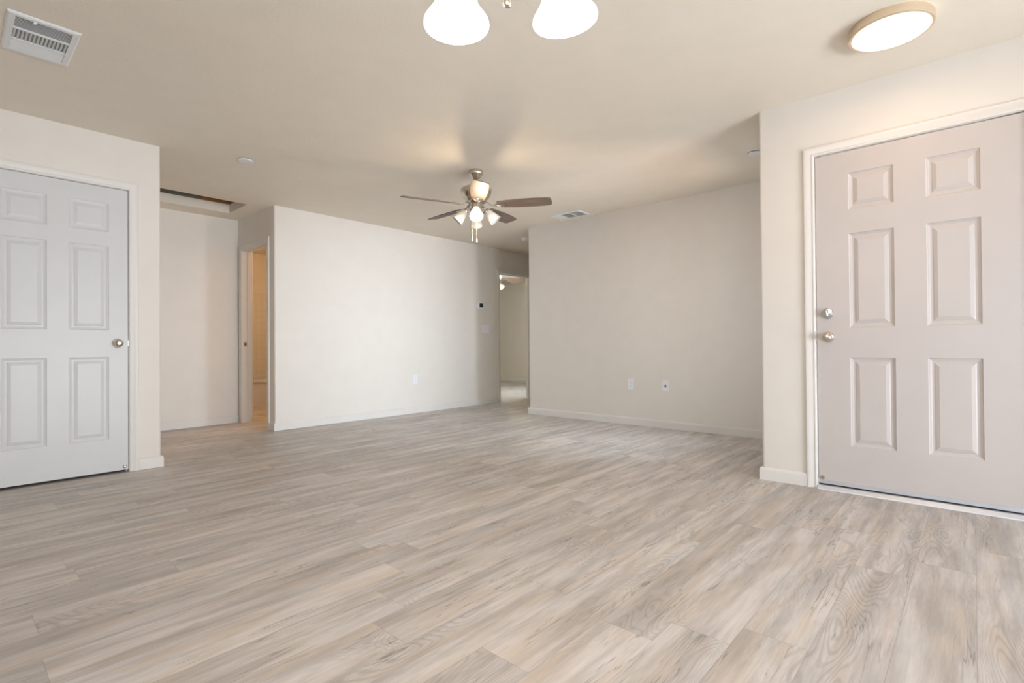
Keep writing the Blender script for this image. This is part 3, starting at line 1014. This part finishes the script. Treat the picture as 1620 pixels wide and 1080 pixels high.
def build_fan(label, lit=True):
    root = empty('ceiling_fan', (0, 0, 0)); tag(root, label, 'ceiling fan')
    bm = bmesh.new(); lathe(bm, [(0, -0.0003), (0.061, -0.0003), (0.064, -0.006), (0.062, -0.034), (0.055, -0.042), (0.046, -0.050), (0.036, -0.066), (0.024, -0.076), (0.016, -0.080), (0, -0.080)], 36)
    obj('canopy', bm, M['nickel'], root, smooth=40)
    bm = bmesh.new(); tube(bm, [(0, 0, -0.0802), (0, 0, -0.137)], 0.0125, 16)
    obj('downrod', bm, M['nickel'], root, smooth=50)
    bm = bmesh.new()
    lathe(bm, [(0, -0.1375), (0.030, -0.138), (0.060, -0.146), (0.118, -0.156), (0.136, -0.166), (0.136, -0.180), (0.131, -0.205), (0.116, -0.235), (0.100, -0.252),
               (0.092, -0.264), (0.088, -0.278), (0, -0.278)], 48)
    obj('motor_housing', bm, M['nickel'], root, smooth=30)
    # blades
    BZ = -0.306
    proto = None
    for k, a in enumerate((14, 86, 158, 229, 302)):
        bm = bmesh.new()
        stations = [(0.190, 0.046), (0.205, 0.053), (0.26, 0.060), (0.36, 0.069), (0.46, 0.0735), (0.55, 0.072), (0.62, 0.067), (0.650, 0.063), (0.661, 0.052), (0.665, 0.040)]
        up2_, dn2_ = [], []
        for (r, hw) in stations:
            up2_.append([bm.verts.new((r, s * hw, 0.003)) for s in (-1, 0, 1)])
            dn2_.append([bm.verts.new((r, s * hw, -0.003)) for s in (-1, 0, 1)])
        for i in range(len(stations) - 1):
            for q in (0, 1):
                bm.faces.new((up2_[i][q], up2_[i + 1][q], up2_[i + 1][q + 1], up2_[i][q + 1]))
                bm.faces.new((dn2_[i][q], dn2_[i][q + 1], dn2_[i + 1][q + 1], dn2_[i + 1][q]))
            for q in (0, 2):
                bm.faces.new((up2_[i][q], dn2_[i][q], dn2_[i + 1][q], up2_[i + 1][q]))
        for i in (0, -1):
            for q in (0, 1):
                bm.faces.new((up2_[i][q], up2_[i][q + 1], dn2_[i][q + 1], dn2_[i][q]))
        PIT = R(-12)
        bmesh.ops.transform(bm, matrix=Matrix.Rotation(PIT, 4, 'X'), verts=bm.verts)
        b = obj('blade', bm, M['blade'], root)
        b.location = (0, 0, BZ); b.rotation_euler = (0, 0, R(a))
        # bracket with a scrolled fork screwed under the blade
        bm = bmesh.new()
        def bar(pts, w0, w1, th_b=0.005):
            n = len(pts)
            prev = None
            for i, p in enumerate(pts):
                p = Vector(p)
                d = (Vector(pts[min(i + 1, n - 1)]) - Vector(pts[max(i - 1, 0)])).normalized()
                sd_ = Vector((0, 0, 1)).cross(d).normalized(); uu = d.cross(sd_)
                ww = w0 + (w1 - w0) * i / (n - 1)
                cur = [bm.verts.new(p + sd_ * s1 * ww + uu * s2 * th_b / 2) for s1, s2 in ((-1, -1), (1, -1), (1, 1), (-1, 1))]
                if prev:
                    for q in range(4):
                        bm.faces.new((prev[q], prev[(q + 1) % 4], cur[(q + 1) % 4], cur[q]))
                else:
                    bm.faces.new(cur)
                prev = cur
            bm.faces.new(prev[::-1])
        bar([(0.080, 0, 0.024), (0.105, 0, 0.018), (0.125, 0, -0.002), (0.145, 0, -0.010), (0.170, 0, -0.008)], 0.014, 0.012)
        for s in (-1, 1):
            dz = math.sin(PIT)
            bar([(0.160, 0, -0.009), (0.185, s * 0.020, -0.008 + s * 0.020 * dz), (0.215, s * 0.034, -0.0065 + s * 0.034 * dz), (0.250, s * 0.030, -0.0065 + s * 0.03 * dz)], 0.009, 0.010)
        bar([(0.160, 0, -0.009), (0.200, 0, -0.0075), (0.262, 0, -0.0066)], 0.008, 0.011)
        obj('blade_bracket', bm, M['nickel'], b)
    # light kit
    bm = bmesh.new()
    lathe(bm, [(0, -0.2785), (0.050, -0.2785), (0.052, -0.292), (0.046, -0.300), (0.046, -0.338), (0.056, -0.346), (0.056, -0.358), (0.040, -0.374), (0.018, -0.384), (0.008, -0.392), (0, -0.394)], 32)
    kit = obj('light_kit', bm, M['nickel'], root, smooth=35)
    for k, a in enumerate((46, 136, 226, 316)):
        TA = Matrix.Rotation(R(a), 4, 'Z')
        bm = bmesh.new()
        tube(bm, [TA @ Vector(p) for p in ((0.045, 0, -0.345), (0.064, 0, -0.335), (0.078, 0, -0.339), (0.088, 0, -0.349))], 0.008, 10)
        tilt = R(42)
        TS = TA @ at(0.088, 0, -0.349) @ Matrix.Rotation(-tilt, 4, 'Y')
        lathe(bm, [(0, 0.006), (0.016, 0.006), (0.026, -0.004), (0.027, -0.018), (0, -0.018)], 20, TS)
        obj('lamp_arm', bm, M['nickel'], root, smooth=35)
        on = lit and k == 2
        bm = bmesh.new()
        bell(bm, 0.026, 0.056, 0.108, TS @ at(0, 0, -0.0185))
        sh = obj('lamp_shade', bm, M['shade_on' if on else 'shade_dim'], root, smooth=60)
        if on: sh['label'] = 'lit white glass shade'
        bm = bmesh.new()
        lathe(bm, [(0, -0.022), (0.012, -0.022), (0.013, -0.035), (0.024, -0.055), (0.028, -0.072), (0.022, -0.090), (0.010, -0.098), (0, -0.100)], 20, TS)
        obj('bulb', bm, M['bulb' if on else 'bulb_off'], sh, smooth=60)
        if on:
            lp = point('fan', (0, 0, 0), 0.035)
            lp.parent = root
            lp.location = TS @ Vector((0, 0, -0.165))
    # pull chains
    for (cx, cy, zt_, zb_) in ((-0.044, 0.010, -0.385, -0.585), (-0.018, -0.022, -0.385, -0.600)):
        X_, Y_ = cx, cy
        bm = bmesh.new()
        tube(bm, [(X_, Y_, zt_ + 0.008), (X_, Y_, zb_)], 0.0013, 6)
        pc = obj('pull_chain', bm, M['chain'], root)
        bm = bmesh.new()
        lathe(bm, [(0, zb_), (0.004, zb_ - 0.002), (0.0065, zb_ - 0.030), (0.005, zb_ - 0.040), (0, zb_ - 0.042)], 12, at(X_, Y_, 0))
        obj('chain_fob', bm, M['chain'], pc, smooth=50)
    return root


fan = build_fan('five-blade ceiling fan with brown blades and four glass shades')
fan.location = (3.149, 3.244, CEIL)
fan2 = copy_tree(fan)
fan2['label'] = 'second brown-bladed ceiling fan glimpsed through the bedroom doorway'
fan2.location = (7.02, 6.76, CEIL)
fan2.rotation_euler = (0, 0, R(2))
for c in children(fan2):
    if c.type == 'LIGHT':
        c.data = c.data.copy(); c.data.energy = 30; c.data.color = (1.0, 0.84, 0.52)

# ------------------------------------------------------------------ chandelier at the top edge
AX, AY = 0.888, 0.806
ch = empty('chandelier', (AX, AY, CEIL)); tag(ch, 'three-light chandelier with lit white bell shades, cut by the top edge', 'chandelier')
bm = bmesh.new(); lathe(bm, [(0, -0.0003), (0.062, -0.0003), (0.064, -0.010), (0.050, -0.024), (0.012, -0.032), (0, -0.032)], 32); obj('canopy', bm, M['nickel'], ch, smooth=35)
bm = bmesh.new()
zc = -0.033
k = 0
while zc > -0.40:
    T = at(0, 0, zc - 0.012) @ Matrix.Rotation(R(90 * (k % 2)), 4, 'Z')
    pts = [T @ Vector((0.006 * math.cos(t), 0, 0.014 * math.sin(t))) for t in [2 * PI * q / 12 for q in range(13)]]
    tube(bm, pts, 0.0016, 6, caps=False)
    zc -= 0.022; k += 1
obj('chain', bm, M['nickel'], ch, smooth=50)
ZF = 1.700 - CEIL     # finial centre
bm = bmesh.new()
lathe(bm, [(0, -0.395), (0.008, -0.397), (0.009, -0.430), (0.018, -0.445), (0.012, -0.465), (0.010, -0.56), (0.022, -0.575), (0.030, -0.600), (0.030, -0.625),
           (0.018, -0.650), (0.009, -0.665), (0.0075, ZF + 0.016), (0, ZF + 0.016)], 28)
obj('stem', bm, M['nickel'], ch, smooth=35)
bm = bmesh.new()
lathe(bm, [(0, ZF + 0.0158), (0.0055, ZF + 0.0155), (0.0050, ZF + 0.010), (0.0085, ZF + 0.006), (0.0100, ZF), (0.0085, ZF - 0.006), (0.004, ZF - 0.009), (0, ZF - 0.0095)], 20)
obj('finial', bm, M['nickel'], ch, smooth=50)
RIMZ = 1.700 - CEIL
for k, (a, tl, rad) in enumerate(((100, 0, 0.150), (-18, 7, 0.150), (-140, 0, 0.150))):
    TA = Matrix.Rotation(R(a), 4, 'Z')
    LS = 0.145
    zr = RIMZ + (0.012 if k == 1 else 0)
    top = zr + LS
    bm = bmesh.new()
    tube(bm, [TA @ Vector(p) for p in ((0.026, 0, -0.612), (0.055, 0, -0.640), (0.085, 0, -0.610), (0.115, 0, -0.540), (0.140, 0, -0.520), (0.150, 0, -0.540), (rad, 0, top + 0.020))], 0.006, 10)
    TS = TA @ at(rad, 0, top) @ Matrix.Rotation(R(-tl), 4, 'Y')
    lathe(bm, [(0, 0.022), (0.014, 0.022), (0.022, 0.010), (0.030, 0.0005), (0, 0.0005)], 24, TS)
    obj('lamp_arm', bm, M['nickel'], ch, smooth=35)
    prof = [(0.030, 0.0), (0.040, -0.010), (0.0475, -0.030), (0.0500, -0.055), (0.0515, -0.082), (0.0550, -0.097), (0.0640, -0.113), (0.0740, -0.127), (0.0805, -0.137), (0.082, -LS)]
    bm = bmesh.new()
    inn = [(r - 0.003, z) for r, z in prof[::-1]]; inn[-1] = (0.027, -0.003)
    lathe(bm, [(0, 0)] + prof + [(0.0805, -LS - 0.002)] + inn + [(0, -0.003)], 40, TS)
    sh = obj('lamp_shade', bm, M['shade_lit'], ch, smooth=60)
    bm = bmesh.new()
    lathe(bm, [(0, -0.004), (0.012, -0.004), (0.013, -0.030), (0.022, -0.045), (0.029, -0.070), (0.024, -0.092), (0.012, -0.102), (0, -0.104)], 20, TS)
    obj('bulb', bm, M['bulb'], sh, smooth=60)
    lp = point('chandelier', (0, 0, 0), 0.03)
    lp.parent = ch
    lp.location = TS @ Vector((0, 0, -0.16))
